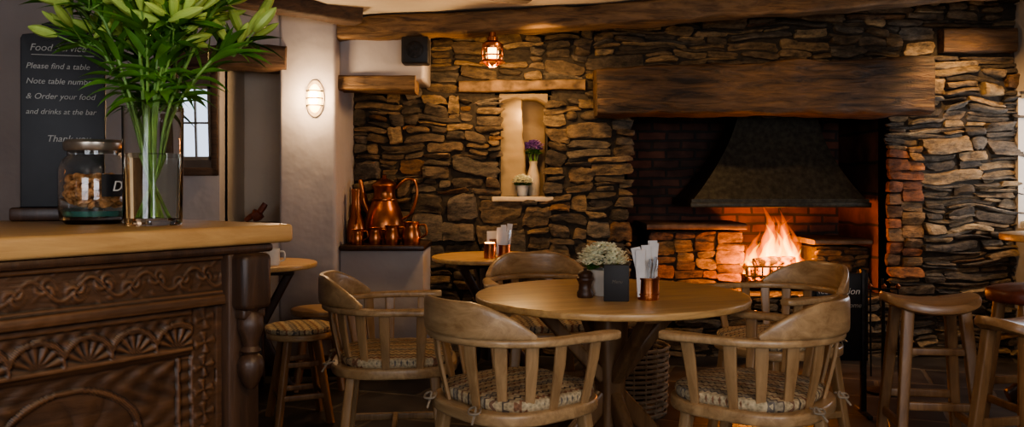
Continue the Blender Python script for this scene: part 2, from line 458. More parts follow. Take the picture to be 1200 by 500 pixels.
# back wall (mortar core + stones)
wy0, wy1 = 6.0, 6.15
core = [box('core_a', -1.12, NX0, wy0, wy1, 0, 2.9, MORT, 0), box('core_b', NX0, NX1, wy0, wy1, 0, NZ0, MORT, 0),
        box('core_c', NX0, NX1, wy0, wy1, NZ1, 2.9, MORT, 0), box('core_d', NX1, OX0, wy0, wy1, 0, 2.9, MORT, 0),
        box('core_e', OX0, OX1, wy0, wy1, OZ1, 2.9, MORT, 0), box('core_f', OX1, 3.75, wy0, wy1, 0, 2.9, MORT, 0),
        box('core_g', OX0, OX1, wy0, wy1, 0, OZ0, MORT, 0)]
def blocked(x, z):
    if OX0 < x < OX1 and OZ0 < z < OZ1: return True
    if NX0 < x < NX1 and NZ0 < z < NZ1: return True
    if -.38 < x < .52 and 1.83 < z < 1.93: return True
    if 2.64 < x < 2.87 and .55 < z < 1.47: return True
    if 2.98 < x and 2.10 < z < 2.3: return True
    return False
def sty(x, z, r):
    if x < .72:
        if z > 1.95: return r.choice([3, 4, 5, 7, 8]), r.choice([1, 2, 2, 3, 4])
        if z < 1.0: return r.choice([3, 4, 5, 6, 7]), r.choice([2, 3, 4, 6, 8])
        return r.choice([2, 3, 4, 5, 6]), r.choice([1, 2, 2, 3, 4, 6])
    if x > 2.6:
        return r.choice([3, 4, 5, 7, 8]), r.choice([1, 1, 2, 2, 3, 5 if z > 1.2 else 1])
    return r.choice([4, 5, 7, 9]), r.choice([1, 1, 2, 3])
st = stones('stones', -1.12, 3.73, 0, 2.62, wy0, blocked, sty, 11)
rb = roughbeam('lintel_stone', (-.37, 5.98, 1.885), (.51, 5.98, 1.90), .10, .085, plain('lintel_stone_mat', (.17, .105, .055), .8, var=.6, bump=1., scale=14), .018, 3, e=5)
place('wall_back', core+[st, rb])
pal_b = [(.27, .125, .058), (.25, .165, .09), (.19, .08, .042), (.28, .175, .095), (.15, .09, .055)]
pier = stones('pier_bricks', 2.63, 2.88, .55, 1.475, 5.99, None, lambda x, z, r: (r.choice([2, 3, 5]), r.choice([3, 4])), 5, warp=.3, pal=pal_b, dep=(.02, .045), jit=.5)
place('brick_pier', [pier])
av = []; af = []; NA = 16
for i in range(NA+1):
    x = NX0-.01+(NX1-NX0+.02)*i/NA; q = (2*i/NA-1); zb = NZ1-.045*abs(q)**3-.012+.008*noise.noise(Vector((x*20, 0, 0)))
    for y in (5.985, 6.33):
        av += [(x, y, zb), (x, y, NZ1+.01)]
for i in range(NA):
    a = i*4; b = a+4
    af += [(a, a+1, b+1, b), (a+2, b+2, b+3, a+3), (a, b, b+2, a+2), (a+1, a+3, b+3, b+1)]
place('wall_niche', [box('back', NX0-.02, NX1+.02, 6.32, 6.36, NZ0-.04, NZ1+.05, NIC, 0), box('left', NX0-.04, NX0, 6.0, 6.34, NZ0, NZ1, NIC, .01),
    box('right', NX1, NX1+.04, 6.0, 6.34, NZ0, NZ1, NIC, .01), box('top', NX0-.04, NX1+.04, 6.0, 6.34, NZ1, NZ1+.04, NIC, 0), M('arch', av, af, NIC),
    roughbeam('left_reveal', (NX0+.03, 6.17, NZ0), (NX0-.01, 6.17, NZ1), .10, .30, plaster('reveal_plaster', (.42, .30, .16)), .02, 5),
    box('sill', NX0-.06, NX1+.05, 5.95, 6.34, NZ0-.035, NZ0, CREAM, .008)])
place('wall_fireplace', [box('left', OX0-.15, OX0, 6.15, 7.05, 0, 2.9, BRKX, 0), box('right', OX1, OX1+.15, 6.15, 7.05, 0, 2.9, BRKX, 0),
    box('back', OX0-.15, OX1+.15, 6.9, 7.05, 0, 2.9, BRK, 0), box('hearth', OX0, OX1, 6.15, 6.9, 0, OZ0, SLATE, 0),
    box('flue_lid', OX0-.15, OX1+.15, 6.1, 7.05, 2.85, 2.95, IRON, 0), box('jamb_left', OX0-.02, OX0, 6.0, 6.15, OZ0, OZ1, BRKX, 0), box('jamb_right', OX1, OX1+.02, 6.0, 6.15, OZ0, OZ1, BRKX, 0)])
pal_h = [(.30, .145, .075), (.34, .18, .09), (.24, .15, .095), (.18, .11, .08), (.30, .21, .12)]
place('hearth_block', [box('core', 1.02, 1.68, 6.28, 6.88, OZ0, .86, MORT, .01),
    stones('face', 1.0, 1.70, OZ0, .87, 6.28, None, lambda x, z, r: (r.choice([3, 4, 5, 6]), r.choice([2, 3, 4, 5])), 8, warp=.4, pal=pal_h, dep=(.01, .03), jit=.7),
    roughbeam('slab', (.98, 6.54, .895), (1.71, 6.54, .895), .68, .05, plain('hearth_slab', (.16, .09, .055), .7, var=.4, bump=.5, scale=15), .008, 2)])
place('hearth_block', [box('core', 2.24, 2.62, 6.28, 6.88, OZ0, .74, MORT, .01),
    stones('face', 2.22, 2.62, OZ0, .76, 6.28, None, None, 9, warp=.2, dep=(.01, .03)),
    roughbeam('slab', (2.21, 6.55, .78), (2.63, 6.55, .78), .66, .04, plain('hearth_slab2', (.15, .11, .08), .7, var=.4, bump=.5, scale=15), .006, 3)])
place('mantel_beam', [roughbeam('mantel_beam', (.565, 5.80, 1.825), (2.80, 5.80, 1.87), .30, .31, MANT, .028, 4, n=64, h1=.385, e=10)])
place('wall_timber', [roughbeam('wall_timber', (2.99, 5.96, 2.20), (3.50, 5.96, 2.21), .12, .17, MANT, .012, 8)])

# left walls, alcove, pillar, ledge
place('wall_left_plaster', [
    box('main', -5.15, -1.85, 5.4, 5.55, 0, 2.9, PLA, 0), box('under_sill', -1.85, -1.47, 5.4, 5.9, 0, .95, PLA, .01),
    box('over_lintel', -1.85, -1.47, 5.4, 5.9, 2.08, 2.9, PLA, 0), box('alcove_back', -1.9, -1.4, 5.9, 6.05, 0, 2.9, PLW, 0),
    box('alcove_side', -1.95, -1.85, 5.5, 5.95, 0, 2.9, PLW, 0),
    box('pillar', -1.47, -1.11, 5.38, 6.15, 0, 2.9, PLA, .025, 4),
    box('ledge', -1.11, -.57, 5.5, 6.0, 0, .78, PLA, .012), box('over_niche', -1.12, -.57, 5.5, 6.0, 1.88, 2.9, PLA, .02, 3)])
place('wall_left', [box('wall_left', -5.15, -5.0, -1.75, 5.5, 0, 2.9, PLA, 0)])
def wallx(name, xs0, xs1, y0, y1, holes, mat):
    P = []; cur = xs0
    for a, b, z0, z1 in holes:
        P.append(box('span', cur, a, y0, y1, 0, 2.9, mat, 0)); P.append(box('below', a, b, y0, y1, 0, z0, mat, 0)); P.append(box('above', a, b, y0, y1, z1, 2.9, mat, 0)); cur = b
    P.append(box('span_end', cur, xs1, y0, y1, 0, 2.9, mat, 0)); return P
HOL = [(-3.95, -3.5, .95, 2.0), (-2.2, -.6, .9, 2.1), (.6, 2.4, .9, 2.1)]
place('wall_rear', wallx('wall_rear', -5.15, 3.75, -1.75, -1.6, HOL, PLA))
for a, b, z0, z1 in HOL:
    nb = 3 if b-a > 1 else 2
    P = [box('frame_l', a, a+.05, -1.72, -1.62, z0, z1, WHITE), box('frame_r', b-.05, b, -1.72, -1.62, z0, z1, WHITE),
         box('frame_t', a, b, -1.72, -1.62, z1-.05, z1, WHITE), box('frame_b', a, b, -1.72, -1.62, z0, z0+.05, WHITE), box('transom', a, b, -1.70, -1.64, (z0+z1)/2-.015, (z0+z1)/2+.015, WHITE)]
    for k in range(1, nb): P.append(box('mullion', a+(b-a)*k/nb-.015, a+(b-a)*k/nb+.015, -1.70, -1.64, z0, z1, WHITE))
    place('window_%d' % (HOL.index((a, b, z0, z1))+1), P)
XR = 3.53
place('wall_right', [box('near', XR, XR+.15, -1.75, 4.7, 0, 2.9, PLW, 0), box('below', XR, XR+.15, 4.7, 5.95, 0, .9, PLW, 0), box('above', XR, XR+.15, 4.7, 5.95, 1.85, 2.9, PLW, 0), box('far', XR, XR+.15, 5.95, 6.15, 0, 2.9, PLW, 0)])
place('window_4', [box('frame_b', XR+.02, XR+.08, 4.7, 5.95, .9, .95, WHITE), box('frame_t', XR+.02, XR+.08, 4.7, 5.95, 1.8, 1.85, WHITE), box('frame_m', XR+.03, XR+.07, 5.3, 5.34, .9, 1.85, WHITE), box('frame_l', XR+.02, XR+.08, 4.7, 4.75, .9, 1.85, WHITE)])
place('baseboard_left', [box('a', -5.0, -1.47, 5.37, 5.4, 0, .13, DKW), box('b', -1.48, -1.09, 5.35, 5.385, 0, .13, DKW), box('c', -1.09, -.56, 5.47, 5.5, 0, .13, DKW)])
place('alcove_lintel', [roughbeam('alcove_lintel', (-2.19, 5.45, 2.02), (-1.42, 5.45, 2.0), .22, .15, BEAMD, .018, 6)])
place('niche_lintel', [roughbeam('niche_lintel', (-1.22, 5.56, 1.86), (-.62, 5.56, 1.85), .24, .105, BEAM, .014, 9)])
place('display_shelf', [box('display_shelf', -1.105, -.56, 5.45, 5.98, .78, .815, DKW, .008)])

# ceiling beams
place('ceiling_beam', [roughbeam('ceiling_beam', (-1.16, 5.5, 2.195), (3.52, 5.5, 2.515), .20, .145, BEAM, .024, 1, n=48, bow=-.035)])
place('ceiling_beam', [roughbeam('b', (-2.6, 4.35, 2.37), (-.95, 5.28, 2.25), .16, .12, BEAMD, .015, 2)])
place('ceiling_beam', [roughbeam('b', (-2.1, 4.2, 2.36), (.1, 5.02, 2.32), .12, .10, BEAMD, .015, 5)])
place('ceiling_beam', [roughbeam('b', (-.4, 4.8, 2.36), (2.3, 4.9, 2.50), .14, .12, BEAMD, .015, 12)])

# ================================================================ BAR
TB = radians(53.13); C0 = (-.597, 2.34)
def bar_h(u, z):
    u2 = u+.004*noise.noise(Vector((u*9, z*9, 0))); z2 = z+.004*noise.noise(Vector((u*9, z*9, 5)))
    amp = .75+.5*noise.noise(Vector((u*6, z*6, 9)))
    if z > 1.025: return .0
    if z > .925:
        if z > 1.015 or z < .935: return .006
        w = .975+.024*sin(u2*2*pi/.13); h = .0042*exp(-((z2-w)/.004)**2)
        k = math.floor(u2/.065+.5); cu = k*.065; up = 1 if k % 2 else -1; cz = .975-up*.006
        dx = u2-cu; dz = z2-cz; r = hypot(dx, dz); th = atan2(dz, dx)
        if r < .026: h = max(h, .0045*max(0, cos(3*th+up*r*260))*(1-(r/.026)**3)+.001)
        q = .0022*max(0, sin(u2*190+1.5*sin(z2*150)))*max(0, sin(z2*170+u2*60))
        return (max(h, q)-.002)*amp
    if z > .90: return .018-.2*abs(z-.9125)
    if u < .10:
        if .02 < u < .08 and z < .70:
            zz = (z % .06)-.03; r = hypot(u-.05, zz*.8); th = atan2(zz, u-.05); return .0025*max(0, cos(2*th))*(1 if r < .024 else 0)
        return .0
    uu = (u2-.10) % .66
    if uu < .07:
        zz = (z2 % .06)-.03; dx = uu-.035; r = hypot(dx, zz); th = atan2(zz, dx)
        if r < .028: return .003*max(-.2, cos(4*th+.8))*amp
        return -.001
    if z > .795:
        if z > .885 or z < .805: return .004
        cu = math.floor(uu/.11+.5)*.11; dx = uu-cu; dz = z2-.806; r = hypot(dx, dz); th = atan2(dz, dx)
        if r < .052: return (.003*cos(13*th)*min(1, r/.03))*amp
        if r < .064: return .0042
        return (.0025*sin(dx*170)*cos(dz*150))*amp
    if z > .78: return -.010+.66*(z-.78)
    if z < .16: return .006
    zz = ((z2-.16) % .31)-.155; du = uu-.365; r = hypot(du*.75, zz); th = atan2(zz, du*.75)
    b = -.010; m = min(uu-.07, .66-uu)
    if m < .028: return b+.003+.0018*sin(z2*210)
    if m < .036: return b+.007
    if r < .035: return b+.004*abs(cos(3*th))+.002
    if r < .115: return b+(.0038*abs(cos(4*th+r*22))-.001)*amp
    if r < .125: return b+.0045
    return b+(.003*sin(du*95+2*sin(zz*40))*sin(zz*105))*amp
v = []; f = []; st_ = .0032; nx = int(1.3/st_); z00 = .27; nz = int((1.05-z00)/st_)
for j in range(nz+1):
    z = z00+j*(1.05-z00)/nz
    for i in range(nx+1):
        u = i*1.3/nx; v.append((-.12-u, .035-bar_h(u, z)-.0012*noise.noise(Vector((u*40, z*40, 0))), z))
for j in range(nz):
    for i in range(nx):
        a = j*(nx+1)+i; f.append((a, a+nx+1, a+nx+2, a+1))
front = bpy.data.meshes.new('carved_front'); front.from_pydata(v, [], f); front.materials.append(CARV); front.shade_smooth()
CARP = wood('carved_oak_plain', (.020, .010, .006), (.080, .038, .018), .44, 2, coat=.08, bump=.5)
place('bar_counter', [front,
    box('body', -1.62, -.125, .06, .78, 0, 1.045, CARP, .004), box('plinth', -1.6, -.12, .03, .7, 0, .28, CARP, .006),
    box('top', -2.0, 0, 0, .86, 1.05, 1.10, OAKT, .012, 4),
    box('under_mould', -1.9, -.06, .010, .80, 1.028, 1.05, CARP, .008),
    box('corner_post', -.205, -.11, .005, .08, .0, 1.03, CARP, .008),
    lathe('turned_drop', [(.010, -.02), (.022, -.005), (.031, .02), (.034, .045), (.028, .062), (.018, .07), (.027, .078), (.02, .09), (.024, .11), (.034, .14), (.031, .165), (.02, .18), (.028, .19)], CARP, 24, (-.150, -.012, .70)),
    box('drop_bracket', -.195, -.105, -.045, .02, .885, 1.03, CARP, .016, 3), box('bracket_step', -.185, -.115, -.03, .02, .86, .89, CARP, .008, 3)],
    (C0[0], C0[1], 0), TB)

# ---- vase with lilies
Zb = 1.10
VX, VY = -.955, 2.27
vs_ = [(.0, 0), (.070, 0), (.074, .006), (.077, .31), (.0775, .312), (.0745, .312), (.071, .02), (.0, .018)]
parts = [lathe('vase', vs_, GLASS, 48), lathe('water', [(0, .019), (.0695, .021), (.0712, .19), (0, .19)], WATER, 40)]
stm = []; lf = []; bd = []
def leaf(base, d, L, W, droop):
    d = Vector(d).normalized(); side = d.cross(Vector((0, 0, 1)))
    if side.length < .05: side = Vector((1, 0, 0))
    side.normalize(); side = (Matrix.Rotation(R(-.9, .9), 3, d) @ side); nn = side.cross(d)
    v = []; f = []; N = 8; p = Vector(base)
    for i in range(N+1):
        t = i/N; w = W*(sin(pi*min(1, t*.93+.07))**.75)*(1-t**6)
        v += [p-side*w/2+nn*w*.16, p, p+side*w/2+nn*w*.16]
        d = (d+Vector((0, 0, -droop/N))).normalized(); p = p+d*L/N
    for i in range(N):
        a = i*3; f += [(a, a+1, a+4, a+3), (a+1, a+2, a+5, a+4)]
    lf.append((v, f))
def bud(base, d, L, r):
    d = Vector(d).normalized(); N = 10; pts = [Vector(base)+d*L*i/N for i in range(N+1)]
    pr = [.35, .6, .8, .93, 1., 1., .97, .88, .72, .48, .12]
    bd.append(sweep('x', pts, [(2*r*a, 2*r*a) for a in pr], None, e=2, n=8, up=(.2, .3, .9), ret=True))
rl = random.Random(21)
for i in range(20):
    a = rl.uniform(0, 2*pi) if i > 5 else i*pi/3; sp = rl.uniform(.05, .25) if i > 4 else .18
    top = Vector((cos(a)*sp*1.2, sin(a)*sp*.8, rl.uniform(.43, .60)))
    pts = smoothpath([(-cos(a)*.045*rl.uniform(.3, 1), -sin(a)*.045, .025), (cos(a)*.02, sin(a)*.02, .17), (cos(a)*.062, sin(a)*.062, .315), tuple(top*.75+Vector((0, 0, .10))), tuple(top)], 6)
    stm.append(sweep('x', pts, [(.008, .008)]*len(pts), None, e=2, n=7, up=(.2, .3, .9), ret=True))
    for k in range(9, len(pts)):
        for q in range(2 if k > 12 else 1):
            if pts[k].z < .30: continue
            if k > 20 and q: continue
            an = k*2.4+q*2.6+i; dd = (pts[k]-pts[k-1]).normalized()
            low = pts[k].z < .40
            dv = Vector((cos(an), sin(an), 0))*(1.0 if low else .75)+dd*(rl.uniform(.2, .6) if low else rl.uniform(.6, 1.3))+Vector((0, 0, .1))
            leaf(pts[k], dv, rl.uniform(.08, .155), rl.uniform(.014, .024), rl.uniform(.5, 1.6) if low else rl.uniform(.1, 1.0))
    for q in range(6):
        an = q*1.05+i; dv = Vector((cos(an)*.85, sin(an)*.6, rl.uniform(.15, 1.0)))
        e0 = top+dv.normalized()*rl.uniform(.03, .08)
        stm.append(sweep('x', [top-Vector((0, 0, .01)), e0], [(.004, .004)]*2, None, e=2, n=6, up=(.2, .3, .9), ret=True))
        bud(e0, dv, rl.uniform(.07, .11), rl.uniform(.010, .015))
parts += [merge('stems', stm, STEM), merge('leaves', lf, LEAF), merge('buds', bd, BUD)]
place('vase_of_lilies', parts, (VX, VY, Zb))

# ---- biscuit jar
jr = [(0, 0), (.072, 0), (.086, .012), (.090, .04), (.090, .15), (.082, .175), (.068, .188), (.068, .2), (.064, .2), (.065, .187), (.079, .172), (.087, .15), (.087, .04), (.08, .02), (0, .018)]
ck = []
rc = random.Random(4)
for i in range(230):
    a = rc.uniform(0, 2*pi); rr = .071*rc.random()**.35; z = .05+.08*(i/230.)
    q = Matrix.Translation((rr*cos(a), rr*sin(a), z)) @ Matrix.Rotation(rc.uniform(-1, 1), 4, 'X') @ Matrix.Rotation(rc.uniform(-1, 1), 4, 'Y')
    v = []; f = []
    for r_, z_ in ((.001, -.006), (.010, -.006), (.0135, 0), (.010, .006), (.001, .007)):
        for s_ in range(12): v.append(q @ Vector((r_*cos(s_*pi/6), r_*sin(s_*pi/6), z_)))
    for j in range(4):
        for s_ in range(12): f.append((j*12+s_, j*12+(s_+1) % 12, (j+1)*12+(s_+1) % 12, (j+1)*12+s_))
    ck.append((v, f))
v = []; f = []
for i in range(10):
    a = radians(-45+5*i)
    for z in (.075, .135): v.append((.0915*cos(a), .0915*sin(a), z))
for i in range(9): f.append((2*i, 2*i+2, 2*i+3, 2*i+1))
td = textm('label_letter', 'D', .040, CHALK, -.012, .09, 0)
td.transform(Matrix.Rotation(radians(68), 4, 'Z') @ Matrix.Translation((0, -.0945, 0)))
place('biscuit_jar', [lathe('jar', jr, GLASS, 40), merge('biscuits', ck, COOK), M('label', v, f, BLACK), td,
    lathe('teal_base', [(0, .018), (.079, .021), (.085, .036), (0, .034)], TEAL, 40),
    lathe('lid', [(0, .2), (.074, .2), (.078, .206), (.078, .222), (.07, .23), (0, .232)], plain('lid_metal', (.35, .30, .24), .3, .8), 40)], (-1.155, 2.36, Zb), radians(-8))

# ---- chalkboard on the counter
bw, bh = .115, .50
ol = [(-bw, 0), (bw, 0), (bw, bh), (bw*.95, bh+.012), (bw*.7, bh+.016), (bw*.5, bh+.045), (bw*.2, bh+.058), (-bw*.2, bh+.058), (-bw*.5, bh+.045), (-bw*.7, bh+.016), (-bw*.95, bh+.012), (-bw, bh)]
brd = slab('board', ol, -.008, .008, BLACK, .003); brd.transform(Matrix.Translation((0, 0, .04)) @ Matrix.Rotation(pi/2, 4, 'X'))
P = [brd, box('foot', -.135, .135, -.05, .05, 0, .04, DKW, .008)]
for s, x, z, sz in (('Food Service', -.09, .505, .029), ('Please find a table', -.1, .452, .024), ('Note table number', -.1, .407, .024), ('& Order your food', -.1, .362, .024), ('and drinks at the bar', -.1, .317, .0225), ('Thank you', -.045, .235, .028)):
    P.append(textm('chalk_writing', s, sz, CHALKD, x, z, -.0092))
P.append(box('chalk_line', -.085, .085, -.0098, -.0088, .492, .494, CHALKD, 0))
place('chalkboard_sign', P, (-1.345, 2.56, Zb), radians(16))

# ================================================================ FURNITURE
def chair_parts():
    P = []
    U = [(-.300, .205), (-.296, .14), (-.291, .05)]
    for k in range(19):
        a = radians(180+180*k/18); U.append((.288*cos(a), .275*sin(a)))
    U += [(.291, .05), (.296, .14), (.300, .205)]
    pts = smoothpath([(x, y, .705) for x, y in U], 3)
    secs = []
    for i, p in enumerate(pts):
        w = .050+.028*max(0, min(1, (p.y-.03)/.12)); 
        if i in (0, len(pts)-1): w *= .62
        elif i in (1, len(pts)-2): w *= .9
        secs.append((w, .028))
    P.append(sweep('arm_rail', pts, secs, OAKR, e=4))
    cr = []; cs = []
    for k in range(33):
        t = k/32; a = radians(204+132*t); h = .016+.102*min(1, (1-abs(2*t-1)**2.4)*1.10)
        cr.append((.292*cos(a), .282*sin(a)-.006-.012*sin(pi*t), .716+h/2)); cs.append((.028, h))
    P.append(sweep('crest_rail', cr, cs, OAKR, e=5))
    for k, ad in enumerate((163, 186, 207, 228, 250, 290, 312, 333, 354, 377)):
        a = radians(ad)
        if ad < 180 or ad > 360:
            tp = Vector((.290*(1 if cos(a) > 0 else -1), .12, .70)); bt = Vector((.238*(1 if cos(a) > 0 else -1), .11, .46))
            up = Vector((1, 0, 0))
        else:
            tp = Vector((.286*cos(a), .273*sin(a), .70)); bt = Vector((.236*cos(a), .225*sin(a), .46)); up = Vector((cos(a), sin(a), 0))
        pp = [bt, bt.lerp(tp, .35)+up*.004, bt.lerp(tp, .7)+up*.006, tp]
        P.append(sweep('slat', pp, [(.028, .013), (.034, .013), (.042, .013), (.044, .013)], OAKZ, e=6, up=up))
    P.append(slab('seat', superell(.262, .262, 2.8, 56, 0, .005), .435, .478, OAKR, .01))
    P.append(pillow('cushion', .235, .225, .478, .045, FAB, 3.2, 0, .015))
    for sx in (-1, 1):
        for sy in (-1, 1):
            P.append(sweep('leg', [(sx*.175, sy*.165, .445), (sx*.195, sy*.19, .22), (sx*.225, sy*.215, 0)], [(.050, .038), (.046, .038), (.038, .034)], OAKZ, e=6, up=(0, 1, 0)))
        P.append(sweep('stretcher', [(sx*.203, -.195, .17), (sx*.203, .195, .17)], [(.022, .032)]*2, OAKZ, e=5))
    P.append(sweep('stretcher', [(-.2, 0, .175), (.2, 0, .175)], [(.022, .03)]*2, OAKZ, e=5))
    P.append(sweep('stretcher', [(-.195, .18, .26), (.195, .18, .26)], [(.02, .03)]*2, OAKZ, e=5))
    for sx in (-1, 1):
        bx_, by_ = sx*.13, -.235
        P.append(tube('tie', smoothpath([(bx_, by_, .49), (bx_+.03, by_-.03, .485), (bx_, by_-.045, .48), (bx_-.03, by_-.025, .485), (bx_, by_-.02, .495), (bx_+.02, by_-.05, .45)], 5), .004, ROPE, 6))
    return P
CH = chair_parts()
def chair(x, y, fx, fy): place('dining_chair', CH, (x, y, 0), facing(fx, fy))
chair(.005, 2.98, .79, .62)
chair(.845, 2.98, -.80, .60)
chair(-.50, 3.62, .97, .1)
chair(.16, 4.42, .2, -1)
chair(1.24, 3.98, -.9, -.35)

def table_parts(r, top=.76, th=.028, span=.33, lm=None):
    lm = lm or DKW
    P = [slab('top', [(r*cos(2*pi*i/72), r*sin(2*pi*i/72)) for i in range(72)], top-th, top, OAK, .008)]
    P.append(box('bearer_a', -r*.62, r*.62, -.035, .035, top-th-.045, top-th, lm, .006)); P.append(box('bearer_b', -.035, .035, -r*.62, r*.62, top-th-.045, top-th, lm, .006))
    P.append(sweep('column', [(0, 0, .12), (0, 0, .4), (0, 0, top-th-.04)], [(.11, .11), (.095, .095), (.12, .12)], lm, e=6, up=(0, 1, 0)))
    for k in range(4):
        a = k*pi/2; d = Vector((cos(a), sin(a), 0)); z = Vector((0, 0, 1))
        P.append(sweep('foot', smoothpath([d*.03+z*.34, d*span*.4+z*.22, d*span*.8+z*.07, d*span+z*.03], 5), [(.05, .075)]*15+[(.05, .058)], lm, e=5))
        P.append(sweep('brace', [d*.04+z*.42, d*r*.55+z*(top-th-.03)], [(.045, .05)]*2, lm, e=5))
    return P
MT = (.406, 3.5)
place('round_table', table_parts(.555, span=.36, lm=OAKP), (MT[0], MT[1], 0), radians(20))
place('round_table', table_parts(.37, span=.3), (-.13, 5.33, 0), radians(30))
place('round_table', table_parts(.34, span=.2), (-1.46, 4.87, 0), radians(10))

def stool_parts(cush):
    P = [slab('seat', [(.165*cos(2*pi*i/48), .165*sin(2*pi*i/48)) for i in range(48)], .425, .46, OAKR, .01)]
    if cush: P.append(pillow('cushion', .17, .17, .46, .032, FAB, 2.0))
    for k in range(4):
        a = pi/4+k*pi/2; b = a+pi/2
        P.append(sweep('leg', [(.10*cos(a), .10*sin(a), .43), (.185*cos(a), .185*sin(a), 0)], [(.042, .032), (.036, .03)], STLEG, e=5, up=(sin(a), -cos(a), 0)))
        for z, rr in ((.14, .158), (.30, .126)):
            if z > .2 and k % 2: continue
            P.append(sweep('stretcher', [(rr*cos(a), rr*sin(a), z), (rr*cos(b), rr*sin(b), z)], [(.018, .028)]*2, STLEG, e=5))
    return P
SEATW = wood('stool_seat_wood', (.18, .09, .036), (.40, .215, .09), .3, 0, coat=.3)
STLEG = wood('stool_leg_wood', (.15, .075, .030), (.34, .185, .08), .4, 2, coat=.1)
place('low_stool', stool_parts(True), (-1.09, 4.38, 0), radians(25))
place('low_stool', stool_parts(False), (-1.15, 5.10, 0), radians(10), 1.02)

def saddle(name, rx, ry, z0, th, mat, dip=.03):
    v = []; f = []; n = 48; L = [(.01, 0), (.5, 0), (.9, 0), (1, .25), (1.01, .6), (.97, .95), (.85, 1), (.6, 1), (.35, 1), (.01, 1)]
    for t, q in L:
        for x, y in superell(rx*t, ry*t, 2.7, n):
            z = z0+th*q+(dip*((x/rx)**2-.35*(y/ry)**2))
            v.append((x, y, z))
    for j in range(len(L)-1):
        for i in range(n): f.append((j*n+i, j*n+(i+1) % n, (j+1)*n+(i+1) % n, (j+1)*n+i))
    f.append(tuple(range(n))); f.append(tuple((len(L)-1)*n+i for i in range(n)))
    return M(name, v, f, mat)
def barstool(h, mat=SEATW):
    P = [saddle('seat', .19, .15, h-.055, .045, mat)]
    for sx in (-1, 1):
        for sy in (-1, 1):
            P.append(sweep('leg', [(sx*.11, sy*.085, h-.045), (sx*.165, sy*.15, 0)], [(.045, .04), (.038, .036)], STLEG, e=6, up=(0, 1, 0)))
        P.append(sweep('stretcher', [(sx*.147, -.13, .22), (sx*.147, .13, .22)], [(.02, .035)]*2, STLEG, e=5))
    for sy, z in ((-1, .30), (1, .30)):
        P.append(sweep('stretcher', [(-.14, sy*.12, z), (.14, sy*.12, z)], [(.02, .035)]*2, STLEG, e=5))
    P.append(sweep('stretcher', [(-.12, -.098, .52), (.12, -.098, .52)], [(.02, .03)]*2, STLEG, e=5))
    return P
place('bar_stool', barstool(.735), (1.76, 3.6, 0), radians(-8))
place('bar_stool', barstool(.71), (1.92, 3.15, 0), radians(14))
place('leather_stool', barstool(.72)[1:]+[pillow('leather_seat', .19, .16, .68, .07, LEATH, 2.6)], (2.36, 3.85, 0), radians(5))
place('round_table', table_parts(.33, .93, .04), (3.09, 4.75, 0), 0)

# ================================================================ SMALL OBJECTS
ZT = .76
def tufts(name, c, rad, n, size, mat, seed, flat=.6):
    rr = random.Random(seed); it = []
    for i in range(n):
        a = rr.uniform(0, 2*pi); e = rr.uniform(0, 1); d = Vector((cos(a)*sqrt(1-e*e), sin(a)*sqrt(1-e*e), e*flat))
        p = Vector(c)+d*rad*rr.uniform(.7, 1.05)
        v = []; f = []
        for k in range(5):
            b = k*2*pi/5+a; v += [p, p+Vector((cos(b), sin(b), .35))*size, p+Vector((cos(b+.7), sin(b+.7), .6))*size*.95]
            f.append((3*k, 3*k+1, 3*k+2))
        it.append((v, f))
    return merge(name, it, mat)
def cutlery_pot(nm, x, y, z, sc=1., seed=1):
    P = [lathe('cup', [(0, 0), (.040, 0), (.042, .004), (.042, .018), (.045, .02), (.045, .024), (.042, .026), (.042, .078), (.045, .08), (.045, .086), (.040, .086), (.038, .01), (0, .008)], COPPER, 32)]
    rr = random.Random(seed)
    for i in range(6):
        a = rr.uniform(0, 2*pi); b = Vector((cos(a)*.02, sin(a)*.02, .012)); t = Vector((cos(a)*.045, sin(a)*.035, rr.uniform(.15, .19)))
        P.append(sweep('cutlery', [b, b.lerp(t, .6), b.lerp(t, .8), t], [(.005, .003), (.006, .003), (.018, .004), (.012, .003)], STL, e=2.5, n=8, up=(0, 1, 0)))
    for i in range(5):
        a = rr.uniform(-.5, .5); x0 = -.03+i*.013
        P.append(sweep('napkin', [(x0, .01*(i-2), .012), (x0*1.3+a*.02, .012*(i-2), .11), (x0*1.6+a*.05, .014*(i-2), .195+.008*i)], [(.03, .006), (.036, .008), (.038, .010)], PAPER, e=3, n=10, up=(0, 1, 0)))
    place(nm, P, (x, y, z), 0, sc)
cutlery_pot('cutlery_pot', .53, 3.32, ZT, 1., 1)
cutlery_pot('copper_cutlery_cup', -.05, 5.22, ZT, .9, 3)
place('pepper_grinder', [lathe('pepper_grinder', [(0, 0), (.030, 0), (.033, .006), (.033, .02), (.027, .03), (.025, .05), (.030, .065), (.034, .07), (.034, .078), (.028, .082), (.030, .095), (.022, .104), (.006, .107), (.008, .115), (0, .118)], DKW, 32)], (.29, 3.38, ZT))
def flowerpot(nm, x, y, z, sc, seed):
    place(nm, [lathe('pot', [(0, 0), (.038, 0), (.042, .005), (.052, .085), (.055, .09), (.050, .092), (.040, .02), (0, .018)], WHITE, 32),
        lathe('soil', [(0, .07), (.046, .07), (.046, .075), (0, .08)], MORT, 24),
        tufts('foliage', (0, 0, .09), .06, 60, .022, LEAF, seed, .7), tufts('blossom', (0, 0, .11), .080, 300, .017, PETAL, seed+1, .85)], (x, y, z), 0, sc)
flowerpot('potted_white_flowers', .365, 3.45, ZT, 1.15, 5)
flowerpot('small_flower_pot', .075, 6.10, NZ0, .85, 9)
place('menu_block', [box('menu_block', -.048, .048, -.014, .014, 0, .14, plain('slate_menu', (.02, .018, .018), .55), .003), textm('menu_print', 'Menu', .018, plain('menu_ink', (.16, .13, .10), .7), -.018, .07, -.0145)], (.40, 3.27, ZT), radians(-6))
